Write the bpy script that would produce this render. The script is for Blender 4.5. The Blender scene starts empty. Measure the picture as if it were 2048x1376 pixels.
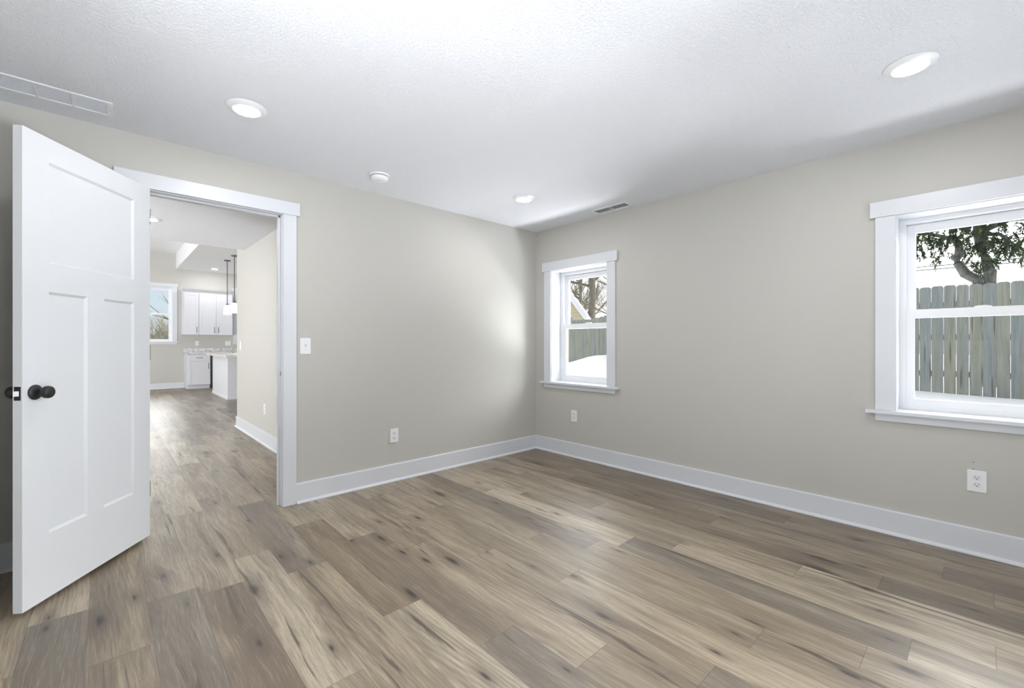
import bpy, bmesh, math, random
from mathutils import Vector, Matrix

# ------------------------------------------------------------------ camera, world, lights, exposure
scene = bpy.context.scene
COL = scene.collection
scene.view_settings.view_transform = 'Standard'
scene.view_settings.look = 'None'
scene.view_settings.gamma = 1.0
scene.view_settings.use_curve_mapping = False
scene.view_settings.exposure = -0.17

FPX, YAW, HZ = 875.59, math.radians(42.812), 686.81
CAM = Vector((-3.4743, -3.3615, 1.1491))
cd = bpy.data.cameras.new('camera')
cam = bpy.data.objects.new('camera', cd)
COL.objects.link(cam)
cam.location = CAM
cam.rotation_euler = (math.pi / 2, 0, -YAW)
cd.sensor_width = 36.0
cd.lens = 36.0 * FPX / 2048.0
cd.shift_y = (HZ - 688.0) / 2048.0
cd.clip_start = 0.02
cd.clip_end = 400
scene.camera = cam

scene.cycles.max_bounces = 12
scene.cycles.diffuse_bounces = 8
scene.cycles.transparent_max_bounces = 16
scene.cycles.sample_clamp_indirect = 6
scene.cycles.use_denoising = True

w = bpy.data.worlds.new('world')
scene.world = w
w.use_nodes = True
nt = w.node_tree
nt.nodes.clear()
wo = nt.nodes.new('ShaderNodeOutputWorld')
bg = nt.nodes.new('ShaderNodeBackground')
tc = nt.nodes.new('ShaderNodeTexCoord')
sep = nt.nodes.new('ShaderNodeSeparateXYZ')
nt.links.new(tc.outputs['Generated'], sep.inputs[0])
# overcast brightness towards the east, clear pale blue towards the north
mix = nt.nodes.new('ShaderNodeMix')
mix.data_type = 'RGBA'
mix.inputs['A'].default_value = (0.80, 0.90, 1.0, 1)
mix.inputs['B'].default_value = (1.0, 0.985, 0.99, 1)
nt.links.new(mix.outputs['Result'], bg.inputs['Color'])

def wmath(op, a, b):
    n = nt.nodes.new('ShaderNodeMath')
    n.operation = op
    for i, v in enumerate((a, b)):
        if isinstance(v, (int, float)):
            n.inputs[i].default_value = v
        else:
            nt.links.new(v, n.inputs[i])
    return n.outputs[0]


def wmap(v, a, b, c, d):
    n = nt.nodes.new('ShaderNodeMapRange')
    n.interpolation_type = 'SMOOTHSTEP'
    for k, q in (('From Min', a), ('From Max', b), ('To Min', c), ('To Max', d)):
        n.inputs[k].default_value = q
    nt.links.new(v, n.inputs['Value'])
    return n.outputs[0]


# pale blue gap low in the north, white cloud everywhere else
nt.links.new(wmath('SUBTRACT', 1.0, wmath('MULTIPLY', wmap(sep.outputs['Y'], 0.78, 0.92, 0, 1), wmap(sep.outputs['Z'], 0.10, 0.20, 1, 0))), mix.inputs['Factor'])
# bright sky band added over the east and north to strengthen floor reflections
top = wmap(sep.outputs['Z'], 0.62, 0.80, 1, 0)
east = wmath('MULTIPLY', wmap(sep.outputs['X'], 0.2, 0.5, 0, 1), wmath('ADD', wmap(sep.outputs['Z'], 0.10, 0.22, 0, 1), wmap(sep.outputs['Z'], -0.01, 0.05, 0, 0.05)))
north = wmath('MULTIPLY', wmap(sep.outputs['Y'], 0.72, 0.92, 0, 1.6), wmap(sep.outputs['Z'], 0.10, 0.22, 0, 1))
band = wmath('MULTIPLY', wmath('MAXIMUM', east, north), top)
nt.links.new(wmath('ADD', wmath('MULTIPLY', band, 12.5), 1.0), bg.inputs['Strength'])
nt.links.new(bg.outputs[0], wo.inputs['Surface'])

FILL_TINT = (0.985, 0.965, 1.0)  # tint of the added fill lamps


def area(name, loc, target, sx, sy, power, color=FILL_TINT, spread=180):
    l = bpy.data.lights.new(name, 'AREA')
    l.shape = 'RECTANGLE'
    l.size, l.size_y = sx, sy
    l.energy = power
    l.color = color
    l.spread = math.radians(spread)
    o = bpy.data.objects.new(name, l)
    COL.objects.link(o)
    o.location = loc
    o.rotation_euler = (Vector(target) - Vector(loc)).to_track_quat('-Z', 'Y').to_euler()
    return o


# area lamps added outside each window as unseen fill, standing in for daylight
area('fill_small_window', (1.0, -0.58, 0.33), (-0.1, -0.6, 2.6), 3.0, 0.45, 210)
area('fill_large_window', (1.0, -3.35, 0.33), (-0.1, -3.3, 2.6), 3.0, 0.45, 90)
area('fill_front_window', (-2.7, -4.95, 0.25), (-3.9, -1.5, 2.7), 1.0, 0.9, 62, spread=78)
area('fill_left_window', (-5.4, -2.5, 0.50), (-2.4, -2.4, 2.2), 3.0, 1.6, 70)
area('fill_left_sill', (-4.9, -2.4, 0.36), (-3.95, -2.0, 2.6), 3.0, 0.9, 45)
area('fill_great_room', (-8.9, 7.0, 1.1), (-3.0, 6.0, 1.9), 4.4, 2.2, 330)
area('fill_living_window', (-6.1, -1.1, 0.7), (-4.3, 6.0, 2.2), 3.2, 1.6, 820)

H = 2.37
XL, YF = -3.9, -3.9          # left wall, front wall of the bedroom
FAR, ZHI, ZLO, XB = 10.75, 3.453, 3.065, -2.16   # far wall, high and low ceilings, bulkhead


# ------------------------------------------------------------------ helpers
def lin(c):
    return tuple(((v / 255.0) / 12.92 if v <= 10 else ((v / 255.0 + 0.055) / 1.055) ** 2.4) for v in c)


class NT:
    def __init__(s, name):
        s.m = bpy.data.materials.new(name)
        s.m.use_nodes = True
        s.t = s.m.node_tree
        s.n = s.t.nodes
        s.b = s.n['Principled BSDF']
        s.out = s.n['Material Output']

    def node(s, typ, **kw):
        n = s.n.new(typ)
        for k, v in kw.items():
            if isinstance(getattr(n, k, None), bpy.types.bpy_prop_array) or not hasattr(n, k):
                pass
            setattr(n, k, v)
        return n

    def link(s, a, b):
        s.t.links.new(a, b)

    def coord(s, kind='Object', scale=(1, 1, 1), rot=(0, 0, 0)):
        tcn = s.n.new('ShaderNodeTexCoord')
        mp = s.n.new('ShaderNodeMapping')
        mp.inputs['Scale'].default_value = scale
        mp.inputs['Rotation'].default_value = rot
        s.link(tcn.outputs[kind], mp.inputs['Vector'])
        return mp.outputs[0]

    def noise(s, vec, scale, detail=2, rough=0.5, dist=0.0):
        n = s.n.new('ShaderNodeTexNoise')
        n.inputs['Scale'].default_value = scale
        n.inputs['Detail'].default_value = detail
        n.inputs['Roughness'].default_value = rough
        n.inputs['Distortion'].default_value = dist
        if vec is not None:
            s.link(vec, n.inputs['Vector'])
        return n.outputs['Fac']

    def ramp(s, fac, stops):
        r = s.n.new('ShaderNodeValToRGB')
        e = r.color_ramp.elements
        while len(e) < len(stops):
            e.new(0.5)
        for i, (p, c) in enumerate(stops):
            e[i].position = p
            if not hasattr(c, '__len__'):
                c = (c, c, c)
            e[i].color = (c[0], c[1], c[2], 1)
        s.link(fac, r.inputs[0])
        return r.outputs[0]

    def math(s, op, a, b=None, c=None):
        n = s.n.new('ShaderNodeMath')
        n.operation = op
        for i, v in enumerate((a, b, c)):
            if v is None:
                continue
            if isinstance(v, (int, float)):
                n.inputs[i].default_value = v
            else:
                s.link(v, n.inputs[i])
        return n.outputs[0]

    def mixc(s, fac, a, b, blend='MIX'):
        n = s.n.new('ShaderNodeMix')
        n.data_type = 'RGBA'
        n.blend_type = blend
        for key, v in (('Factor', fac), ('A', a), ('B', b)):
            if isinstance(v, (int, float)):
                n.inputs[key].default_value = v
            elif isinstance(v, tuple):
                n.inputs[key].default_value = (v[0], v[1], v[2], 1)
            else:
                s.link(v, n.inputs[key])
        return n.outputs['Result']

    def bump(s, h, strength=0.3, dist=0.002):
        n = s.n.new('ShaderNodeBump')
        n.inputs['Strength'].default_value = strength
        n.inputs['Distance'].default_value = dist
        s.link(h, n.inputs['Height'])
        s.link(n.outputs[0], s.b.inputs['Normal'])
        return n

    def base(s, v):
        if isinstance(v, tuple):
            s.b.inputs['Base Color'].default_value = (v[0], v[1], v[2], 1)
        else:
            s.link(v, s.b.inputs['Base Color'])

    def set(s, **kw):
        for k, v in kw.items():
            s.b.inputs[k.replace('_', ' ')].default_value = v
        return s


def plain(name, col, rough=0.5, metal=0.0, spec=0.5, var=0.02):
    m = NT(name)
    n = m.noise(m.coord(), 9, 3)
    a = tuple(max(0, c * (1 - var)) for c in col)
    b = tuple(min(1, c * (1 + var)) for c in col)
    m.base(m.mixc(n, a, b))
    m.b.inputs['Roughness'].default_value = rough
    m.b.inputs['Metallic'].default_value = metal
    m.b.inputs['Specular IOR Level'].default_value = spec
    return m.m


def paint(name, col, bscale, bstr, bdist, rough=0.6, kind='Object'):
    m = NT(name)
    v = m.coord(kind)
    n1 = m.noise(v, bscale, 3, 0.55)
    m.base(col)
    m.b.inputs['Roughness'].default_value = rough
    m.b.inputs['Specular IOR Level'].default_value = 0.3
    m.bump(n1, bstr, bdist)
    return m.m


M = {}
M['wall'] = paint('wall_paint', (0.52, 0.51, 0.475), 130, 0.25, 0.0012, 0.55)
M['trim'] = plain('trim_paint', (0.665, 0.686, 0.722), 0.35, var=0.008)
M['door'] = plain('door_paint', (0.69, 0.71, 0.74), 0.38, var=0.008)
M['vinyl'] = plain('window_vinyl', (0.84, 0.85, 0.875), 0.3, var=0.005)
M['plastic'] = plain('white_plastic', (0.82, 0.83, 0.85), 0.3, var=0.005)
M['plastic_grey'] = plain('receptacle_plastic', (0.74, 0.75, 0.77), 0.35, var=0.01)
M['slot'] = plain('dark_slot', (0.03, 0.03, 0.03), 0.6)
M['black'] = plain('matte_black_metal', (0.022, 0.024, 0.026), 0.42, 0.3)
M['steel'] = plain('brushed_steel', (0.62, 0.62, 0.62), 0.35, 0.8)
M['darksteel'] = plain('dark_bronze_metal', (0.12, 0.115, 0.11), 0.4, 0.7)
M['grille'] = plain('painted_grille_metal', (0.66, 0.67, 0.70), 0.45, var=0.01)
M['cabinet'] = plain('cabinet_paint', (0.70, 0.71, 0.75), 0.4, var=0.01)
M['dark'] = plain('appliance_dark', (0.04, 0.045, 0.045), 0.35)
M['vent_shade'] = plain('vent_shadow_gap', (0.30, 0.30, 0.31), 0.7)  # grey stands in for the shade behind the register louvres

# knock-down textured ceiling
m = NT('ceiling_texture')
v = m.coord()
n1 = m.noise(v, 95, 4, 0.6, 0.6)
h = m.ramp(n1, [(0.40, 0.0), (0.62, 1.0)])
m.base((0.80, 0.815, 0.86))
m.b.inputs['Roughness'].default_value = 0.8
m.b.inputs['Specular IOR Level'].default_value = 0.2
m.bump(h, 0.65, 0.0038)
M['ceiling'] = m.m
M['ceiling_smooth'] = paint('great_room_ceiling', (0.86, 0.87, 0.885), 60, 0.1, 0.001, 0.8)

# lamps
def emis(name, col, strength):
    m = NT(name)
    m.base((0.9, 0.9, 0.9))
    m.b.inputs['Emission Color'].default_value = (*col, 1)
    m.b.inputs['Emission Strength'].default_value = strength
    return m.m


M['lens'] = emis('downlight_lens', (1.0, 0.985, 0.99), 195)
M['lens_hall'] = emis('hall_lens', (1.0, 0.985, 0.99), 150)
M['lens_kitchen'] = emis('kitchen_lens', (1.0, 0.985, 0.99), 330)
M['shade'] = emis('frosted_glass_shade', (1.0, 0.99, 0.97), 1.6)

# clear pane: transparent with a Fresnel sheen
m = NT('window_glass')
tr = m.n.new('ShaderNodeBsdfTransparent')
gl = m.n.new('ShaderNodeBsdfGlossy')
gl.inputs['Roughness'].default_value = 0.02
tr.inputs['Color'].default_value = (0.96, 0.98, 0.975, 1)
fr = m.n.new('ShaderNodeFresnel')
fr.inputs['IOR'].default_value = 1.10
mx = m.n.new('ShaderNodeMixShader')
m.link(fr.outputs[0], mx.inputs[0])
m.link(tr.outputs[0], mx.inputs[1])
m.link(gl.outputs[0], mx.inputs[2])
m.link(mx.outputs[0], m.out.inputs['Surface'])
M['glass'] = m.m

# snow
m = NT('snow')
v = m.coord()
m.base((0.66, 0.68, 0.72))
m.b.inputs['Roughness'].default_value = 0.9
m.bump(m.noise(v, 5, 5, 0.6), 0.4, 0.05)
M['snow'] = m.m

# weathered fence boards
m = NT('weathered_cedar')
v = m.coord(scale=(14, 14, 0.9))
oi = m.n.new('ShaderNodeObjectInfo')
g1 = m.noise(v, 3.0, 6, 0.65, 0.4)
va = m.n.new('ShaderNodeVectorMath')
va.operation = 'ADD'
m.link(v, va.inputs[0])
sc = m.n.new('ShaderNodeVectorMath')
sc.operation = 'SCALE'
cb = m.n.new('ShaderNodeCombineXYZ')
m.link(oi.outputs['Random'], cb.inputs[0])
m.link(oi.outputs['Random'], cb.inputs[2])
m.link(cb.outputs[0], sc.inputs[0])
sc.inputs['Scale'].default_value = 60
m.link(sc.outputs[0], va.inputs[1])
g2 = m.noise(va.outputs[0], 2.2, 5, 0.6, 0.6)
g3 = m.noise(va.outputs[0], 0.5, 2, 0.5)
c1 = m.ramp(g2, [(0.30, (0.085, 0.090, 0.075)), (0.5, (0.16, 0.172, 0.16)), (0.7, (0.25, 0.26, 0.235))])
c2 = m.ramp(g3, [(0.35, (0.21, 0.21, 0.155)), (0.65, (0.16, 0.19, 0.215))])
col = m.mixc(0.5, c1, c2)
kn = m.n.new('ShaderNodeTexVoronoi')
kn.inputs['Scale'].default_value = 1.0
m.link(va.outputs[0], kn.inputs['Vector'])
kf = m.ramp(kn.outputs['Distance'], [(0.0, 1.0), (0.12, 0.9), (0.2, 0.0)])
col = m.mixc(m.math('MULTIPLY', kf, 0.75), col, (0.05, 0.05, 0.045))
m.base(col)
m.b.inputs['Roughness'].default_value = 0.9
M['fence'] = m.m


def bark(name, a, b):
    m = NT(name)
    v = m.coord(scale=(6, 6, 1.6))
    n = m.noise(v, 4, 6, 0.7, 0.6)
    m.base(m.ramp(n, [(0.35, a), (0.65, b)]))
    m.b.inputs['Roughness'].default_value = 0.9
    m.bump(n, 0.6, 0.02)
    return m.m


M['bark'] = bark('conifer_bark', (0.055, 0.055, 0.05), (0.21, 0.21, 0.20))
M['bark2'] = bark('deciduous_bark', (0.10, 0.088, 0.065), (0.25, 0.225, 0.175))
M['twig'] = bark('brush_twigs', (0.16, 0.14, 0.10), (0.36, 0.335, 0.26))
m = NT('needles')
n = m.noise(m.coord(), 6, 3)
m.base(m.ramp(n, [(0.35, (0.020, 0.032, 0.016)), (0.55, (0.05, 0.075, 0.03)), (0.75, (0.11, 0.14, 0.06))]))
m.b.inputs['Roughness'].default_value = 0.8
M['needles'] = m.m
m = NT('beige_siding')
v = m.coord()
m.base((0.50, 0.44, 0.31))
m.b.inputs['Roughness'].default_value = 0.8
wv = m.n.new('ShaderNodeTexWave')
wv.bands_direction = 'Z'
wv.inputs['Scale'].default_value = 2.2
m.link(v, wv.inputs['Vector'])
m.bump(wv.outputs['Fac'], 0.4, 0.02)
M['siding'] = m.m
M['wire'] = plain('utility_wire', (0.05, 0.05, 0.05), 0.7)

# veined counter
m = NT('veined_laminate')
v = m.coord(scale=(1, 1, 2.0), rot=(0.0, 0.5, 0.7))
n = m.noise(v, 5, 8, 0.65, 2.4)
m.base(m.ramp(n, [(0.30, (0.17, 0.16, 0.16)), (0.42, (0.50, 0.48, 0.47)), (0.5, (0.74, 0.73, 0.73)), (0.7, (0.80, 0.80, 0.81))]))
m.b.inputs['Roughness'].default_value = 0.25
M['counter'] = m.m

# vinyl planks. UV = metres along (V) and across (U) one plank; 'tone' = plank colour; 'seed' = plank id
m = NT('oak_vinyl_planks')
uv = m.n.new('ShaderNodeUVMap')
uv.uv_map = 'plank'
at = m.n.new('ShaderNodeAttribute')
at.attribute_name = 'tone'
sd = m.n.new('ShaderNodeAttribute')
sd.attribute_name = 'seed'
su = m.n.new('ShaderNodeSeparateXYZ')
m.link(uv.outputs[0], su.inputs[0])
U, V = su.outputs[0], su.outputs[1]
S = sd.outputs['Fac']
# gentle sideways wander of the grain along the plank
cw = m.n.new('ShaderNodeCombineXYZ')
m.link(m.math('MULTIPLY', V, 1.5), cw.inputs[1])
m.link(m.math('MULTIPLY', S, 31.7), cw.inputs[2])
wob = m.math('MULTIPLY', m.math('SUBTRACT', m.noise(cw.outputs[0], 1.0, 2), 0.5), 0.055)
U2 = m.math('ADD', U, wob)


def pv(us, vs, zo):
    c = m.n.new('ShaderNodeCombineXYZ')
    m.link(m.math('MULTIPLY', U2, us), c.inputs[0])
    m.link(m.math('MULTIPLY', V, vs), c.inputs[1])
    m.link(m.math('MULTIPLY_ADD', S, 53.3, zo), c.inputs[2])
    return c.outputs[0]


broad = m.noise(pv(8, 1.0, 0.0), 1.0, 3, 0.55, 0.5)          # smoky bands
fine = m.noise(pv(230, 7.0, 4.0), 1.0, 4, 0.75, 0.0)         # ticking grain
mid = m.noise(pv(46, 1.7, 9.0), 1.0, 5, 0.68, 0.35)
streakn = m.noise(pv(26, 1.3, 17.0), 1.0, 4, 0.6, 0.5)
# cathedral figure
wv = m.n.new('ShaderNodeTexWave')
wv.wave_type = 'RINGS'
wv.rings_direction = 'Z'
wv.inputs['Scale'].default_value = 3.0
wv.inputs['Distortion'].default_value = 7.0
wv.inputs['Detail'].default_value = 3.0
wv.inputs['Detail Scale'].default_value = 1.2
m.link(pv(7, 0.75, 23.0), wv.inputs['Vector'])
catm = m.ramp(m.noise(pv(5, 1.0, 31.0), 1.0, 1), [(0.50, 0.0), (0.60, 1.0)])
# knots: stretched cells, most of them suppressed
vo = m.n.new('ShaderNodeTexVoronoi')
vo.inputs['Scale'].default_value = 1.0
vo.inputs['Randomness'].default_value = 1.0
vo.voronoi_dimensions = '2D'
kc = m.n.new('ShaderNodeCombineXYZ')
m.link(m.math('MULTIPLY_ADD', U2, 8.0, m.math('MULTIPLY', S, 37.1)), kc.inputs[0])
m.link(m.math('MULTIPLY_ADD', V, 2.3, m.math('MULTIPLY', S, 11.3)), kc.inputs[1])
m.link(kc.outputs[0], vo.inputs['Vector'])
vsep = m.n.new('ShaderNodeSeparateXYZ')
m.link(vo.outputs['Color'], vsep.inputs[0])
on = m.math('GREATER_THAN', vsep.outputs[0], 0.70)
dist_n = m.math('ADD', m.math('MULTIPLY', vo.outputs['Distance'], m.math('MULTIPLY_ADD', vsep.outputs[1], 2.2, 0.55)), m.math('MULTIPLY', m.math('SUBTRACT', mid, 0.5), 0.42))
core = m.math('MULTIPLY', m.ramp(dist_n, [(0.04, 1.0), (0.13, 0.0)]), on)
halo = m.math('MULTIPLY', m.ramp(dist_n, [(0.08, 1.0), (0.46, 0.0)]), on)
col = at.outputs['Color']
col = m.mixc(m.ramp(broad, [(0.46, 0.0), (0.68, 0.70)]), col, (0.130, 0.097, 0.066))
col = m.mixc(m.ramp(broad, [(0.30, 0.45), (0.46, 0.0)]), col, (0.48, 0.40, 0.295))
col = m.mixc(m.ramp(mid, [(0.42, 0.0), (0.70, 0.60)]), col, (0.120, 0.092, 0.066))
col = m.mixc(m.ramp(mid, [(0.28, 0.22), (0.42, 0.0)]), col, (0.50, 0.425, 0.33))
col = m.mixc(m.ramp(fine, [(0.47, 0.0), (0.68, 0.60)]), col, (0.125, 0.098, 0.073))
col = m.mixc(m.ramp(fine, [(0.30, 0.42), (0.45, 0.0)]), col, (0.47, 0.40, 0.315))
col = m.mixc(m.math('MULTIPLY', m.math('MULTIPLY', wv.outputs['Fac'], catm), 0.38), col, (0.125, 0.098, 0.073))
st = m.ramp(streakn, [(0.60, 0.0), (0.69, 0.85)])
col = m.mixc(st, col, (0.060, 0.043, 0.030))
col = m.mixc(m.math('MULTIPLY', halo, 0.68), col, (0.100, 0.075, 0.055))
col = m.mixc(m.math('MULTIPLY', core, 0.9), col, (0.026, 0.019, 0.014))
# hairline joints: distance to the plank's own edges is stored in a second UV map
uv2 = m.n.new('ShaderNodeUVMap')
uv2.uv_map = 'edge'
s2 = m.n.new('ShaderNodeSeparateXYZ')
m.link(uv2.outputs[0], s2.inputs[0])


def edged(f, L):
    a = m.math('MINIMUM', f, m.math('SUBTRACT', L, f))
    return a


PW, PL = 0.18, 1.22
ex = edged(s2.outputs[0], 1.0)
ey = edged(s2.outputs[1], 1.0)
jx = m.math('LESS_THAN', m.math('MULTIPLY', ex, PW), 0.0009)
jy = m.math('LESS_THAN', m.math('MULTIPLY', ey, PL), 0.0013)
j = m.math('MAXIMUM', jx, jy)
col = m.mixc(m.math('MULTIPLY', j, 0.55), col, (0.06, 0.05, 0.04))
m.base(col)
m.link(m.math('MULTIPLY_ADD', fine, 0.14, 0.33), m.b.inputs['Roughness'])
m.b.inputs['Specular IOR Level'].default_value = 0.75
hh = m.math('SUBTRACT', m.math('MULTIPLY_ADD', wv.outputs['Fac'], 0.25, fine), j)
m.bump(hh, 0.30, 0.0012)
M['floor'] = m.m


class MB:
    """collects shapes, then links them as one mesh object"""

    def __init__(s):
        s.bm = bmesh.new()

    def box(s, x0, x1, y0, y1, z0, z1, bev=0.0, seg=2):
        x0, x1 = min(x0, x1), max(x0, x1)
        y0, y1 = min(y0, y1), max(y0, y1)
        z0, z1 = min(z0, z1), max(z0, z1)
        r = bmesh.ops.create_cube(s.bm, size=1.0)
        for v in r['verts']:
            v.co = Vector((x0 + (v.co.x + .5) * (x1 - x0), y0 + (v.co.y + .5) * (y1 - y0), z0 + (v.co.z + .5) * (z1 - z0)))
        if bev > 0:
            eds = list({e for v in r['verts'] for e in v.link_edges})
            bmesh.ops.bevel(s.bm, geom=eds, offset=bev, segments=seg, affect='EDGES', profile=0.5)
        return s

    def poly(s, pts, ext):
        """closed prism: list of points, extruded by the vector ext"""
        a = [s.bm.verts.new(Vector(p)) for p in pts]
        b = [s.bm.verts.new(Vector(p) + Vector(ext)) for p in pts]
        n = len(a)
        try:
            s.bm.faces.new(a)
            s.bm.faces.new(b[::-1])
        except ValueError:
            pass
        for i in range(n):
            s.bm.faces.new((a[i], b[i], b[(i + 1) % n], a[(i + 1) % n]))
        return s

    def lathe(s, prof, org, axis='Z', n=32, sgn=1):
        """profile [(r, h)] turned about an axis through org"""
        rings = []
        for r, h in prof:
            ring = []
            for k in range(n):
                a = 2 * math.pi * k / n
                c, d = r * math.cos(a), r * math.sin(a)
                p = {'Z': (c, d, h * sgn), 'Y': (c, h * sgn, d), 'X': (h * sgn, c, d)}[axis]
                ring.append(s.bm.verts.new(Vector(org) + Vector(p)) if r > 1e-6 or k == 0 else ring[0])
            rings.append(ring)
        for a, b in zip(rings, rings[1:]):
            for k in range(n):
                q = [a[k], a[(k + 1) % n], b[(k + 1) % n], b[k]]
                u = []
                for v in q:
                    if v not in u:
                        u.append(v)
                if len(u) > 2:
                    try:
                        s.bm.faces.new(u)
                    except ValueError:
                        pass
        return s

    def tube(s, pts, rad, n=8, cap=True):
        pts = [Vector(p) for p in pts]
        if not hasattr(rad, '__len__'):
            rad = [rad] * len(pts)
        rings = []
        up = Vector((0.13, 0.21, 1)).normalized()
        for i, p in enumerate(pts):
            t = (pts[min(i + 1, len(pts) - 1)] - pts[max(i - 1, 0)]).normalized()
            a = t.cross(up)
            if a.length < 0.05:
                a = t.cross(Vector((1, 0, 0)))
            a.normalize()
            b = t.cross(a).normalized()
            rings.append([s.bm.verts.new(p + (a * math.cos(2 * math.pi * k / n) + b * math.sin(2 * math.pi * k / n)) * rad[i]) for k in range(n)])
        for a, b in zip(rings, rings[1:]):
            for k in range(n):
                s.bm.faces.new((a[k], a[(k + 1) % n], b[(k + 1) % n], b[k]))
        if cap:
            s.bm.faces.new(rings[0][::-1])
            s.bm.faces.new(rings[-1])
        return s

    def build(s, name, mat, parent=None, smooth=False, loc=None, xform=None):
        """world-space shapes; the origin goes to loc (or to the parent's origin)"""
        if xform is not None:
            bmesh.ops.transform(s.bm, matrix=xform, verts=s.bm.verts)
        if parent is not None:
            off = world_origin(parent)
        else:
            off = Vector(loc) if loc is not None else Vector((0, 0, 0))
        bmesh.ops.translate(s.bm, vec=-off, verts=s.bm.verts)
        bmesh.ops.recalc_face_normals(s.bm, faces=s.bm.faces)
        me = bpy.data.meshes.new(name)
        s.bm.to_mesh(me)
        s.bm.free()
        me.materials.append(mat)
        o = bpy.data.objects.new(name, me)
        COL.objects.link(o)
        if parent is not None:
            o.parent = parent
        elif loc is not None:
            o.location = loc
        if smooth:
            for p in me.polygons:
                p.use_smooth = True
            md = o.modifiers.new('split', 'EDGE_SPLIT')
            md.split_angle = math.radians(38)
        return o


def world_origin(o):
    v = Vector((0, 0, 0))
    while o is not None:
        v += o.location
        o = o.parent
    return v


def tag(o, label=None, cat=None, group=None, kind=None):
    for k, v in (('label', label), ('category', cat), ('group', group), ('kind', kind)):
        if v:
            o[k] = v
    return o


def root(name, loc, label, cat, group=None, kind=None):
    o = bpy.data.objects.new(name, None)
    o.empty_display_size = 0.1
    o.location = loc
    COL.objects.link(o)
    return tag(o, label, cat, group, kind)


def copy_tree(o, parent=None):
    c = o.copy()
    COL.objects.link(c)
    c.parent = parent
    for ch in [k for k in bpy.data.objects if k.parent == o]:
        copy_tree(ch, c)
    return c


def struct(name, mb, mat, label, cat, smooth=False):
    return tag(mb.build(name, mat, smooth=smooth), label, cat, kind='structure')


def wall_with_holes(mb, axis, c0, c1, a0, a1, z0, z1, holes):
    """slab between c0 and c1 on the wall's own axis, along a0..a1, holes = [(a, b, zlo, zhi)]"""
    def bx(p, q, r, t):
        if q - p < 1e-4 or t - r < 1e-4:
            return
        if axis == 'x':
            mb.box(c0, c1, p, q, r, t)
        else:
            mb.box(p, q, c0, c1, r, t)
    cur = a0
    for (p, q, r, t) in sorted(holes):
        bx(cur, p, z0, z1)
        bx(p, q, z0, r)
        bx(p, q, t, z1)
        cur = q
    bx(cur, a1, z0, z1)
    return mb


# ------------------------------------------------------------------ floor
COLS = [-3.89, -3.71, -3.53, -3.34, -3.165, -2.985, -2.81, -2.62, -2.436, -2.255, -2.07, -1.88, -1.70, -1.525, -1.35,
        -1.175, -1.0, -0.83, -0.66, -0.485, -0.31, -0.13, 0.0]
PHASE = {1: -.73, 2: -1.20, 3: -.84, 4: -.93, 5: -.65, 6: -1.0, 7: -1.64, 8: -.84, 9: -1.16, 10: -1.49, 11: -.745,
         12: -1.54, 13: -1.84, 14: -1.95, 15: -.95, 16: -1.5, 17: -1.8, 18: -.95, 19: -2.0, 20: -1.27, 21: -0.62, 0: -2.3}
T = {'W': (0.49, 0.425, 0.335), 'L': (0.42, 0.355, 0.272), 'M': (0.30, 0.243, 0.178), 'G': (0.205, 0.177, 0.15),
     'B': (0.235, 0.178, 0.122), 'D': (0.18, 0.14, 0.102), 'N': (0.36, 0.297, 0.222)}
# (column, joint index k: plank runs from phase+1.22*k upward) -> tone
TONE = {(0, 1): 'L', (0, 0): 'N', (1, 0): 'L', (1, -1): 'G', (2, 0): 'N', (2, -1): 'M', (3, 1): 'L', (3, 0): 'L', (3, -1): 'G', (3, -2): 'M',
        (4, 1): 'L', (4, 0): 'N', (4, -1): 'D', (4, -2): 'M', (5, 1): 'M', (5, 0): 'M', (5, -1): 'W', (5, -2): 'N',
        (6, 1): 'N', (6, 0): 'G', (6, -1): 'N', (6, -2): 'M', (7, 1): 'N', (7, 0): 'B', (7, -1): 'W', (7, -2): 'N',
        (8, 0): 'L', (8, -1): 'M', (8, -2): 'G', (9, 0): 'M', (9, -1): 'N', (9, -2): 'N',
        (10, 1): 'N', (10, 0): 'N', (10, -1): 'M', (10, -2): 'G', (11, 0): 'N', (11, -1): 'M', (11, -2): 'N',
        (12, 1): 'N', (12, 0): 'N', (12, -1): 'M', (12, -2): 'M', (13, 1): 'B', (13, 0): 'G', (13, -1): 'M', (13, -2): 'N',
        (14, 1): 'L', (14, 0): 'W', (14, -1): 'G', (14, -2): 'W', (15, 0): 'L', (15, -1): 'N', (15, -2): 'L',
        (16, 1): 'N', (16, 0): 'M', (16, -1): 'N', (16, -2): 'W', (17, 1): 'L', (17, 0): 'N', (17, -1): 'M', (17, -2): 'G',
        (18, 0): 'N', (18, -1): 'B', (18, -2): 'N', (19, 1): 'B', (19, 0): 'M', (19, -1): 'N', (20, 0): 'B', (20, -1): 'D', (20, -2): 'M',
        (21, 0): 'B', (21, -1): 'D', (21, -2): 'B'}
random.seed(11)
xs = list(COLS)
while xs[0] > -8.0:
    xs.insert(0, xs[0] - 0.18)
nextra = len(xs) - len(COLS)
bm = bmesh.new()
luv = bm.loops.layers.uv.new('plank')
leg = bm.loops.layers.uv.new('edge')
lto = bm.loops.layers.float_color.new('tone')
lse = bm.faces.layers.float.new('seed')
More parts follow.
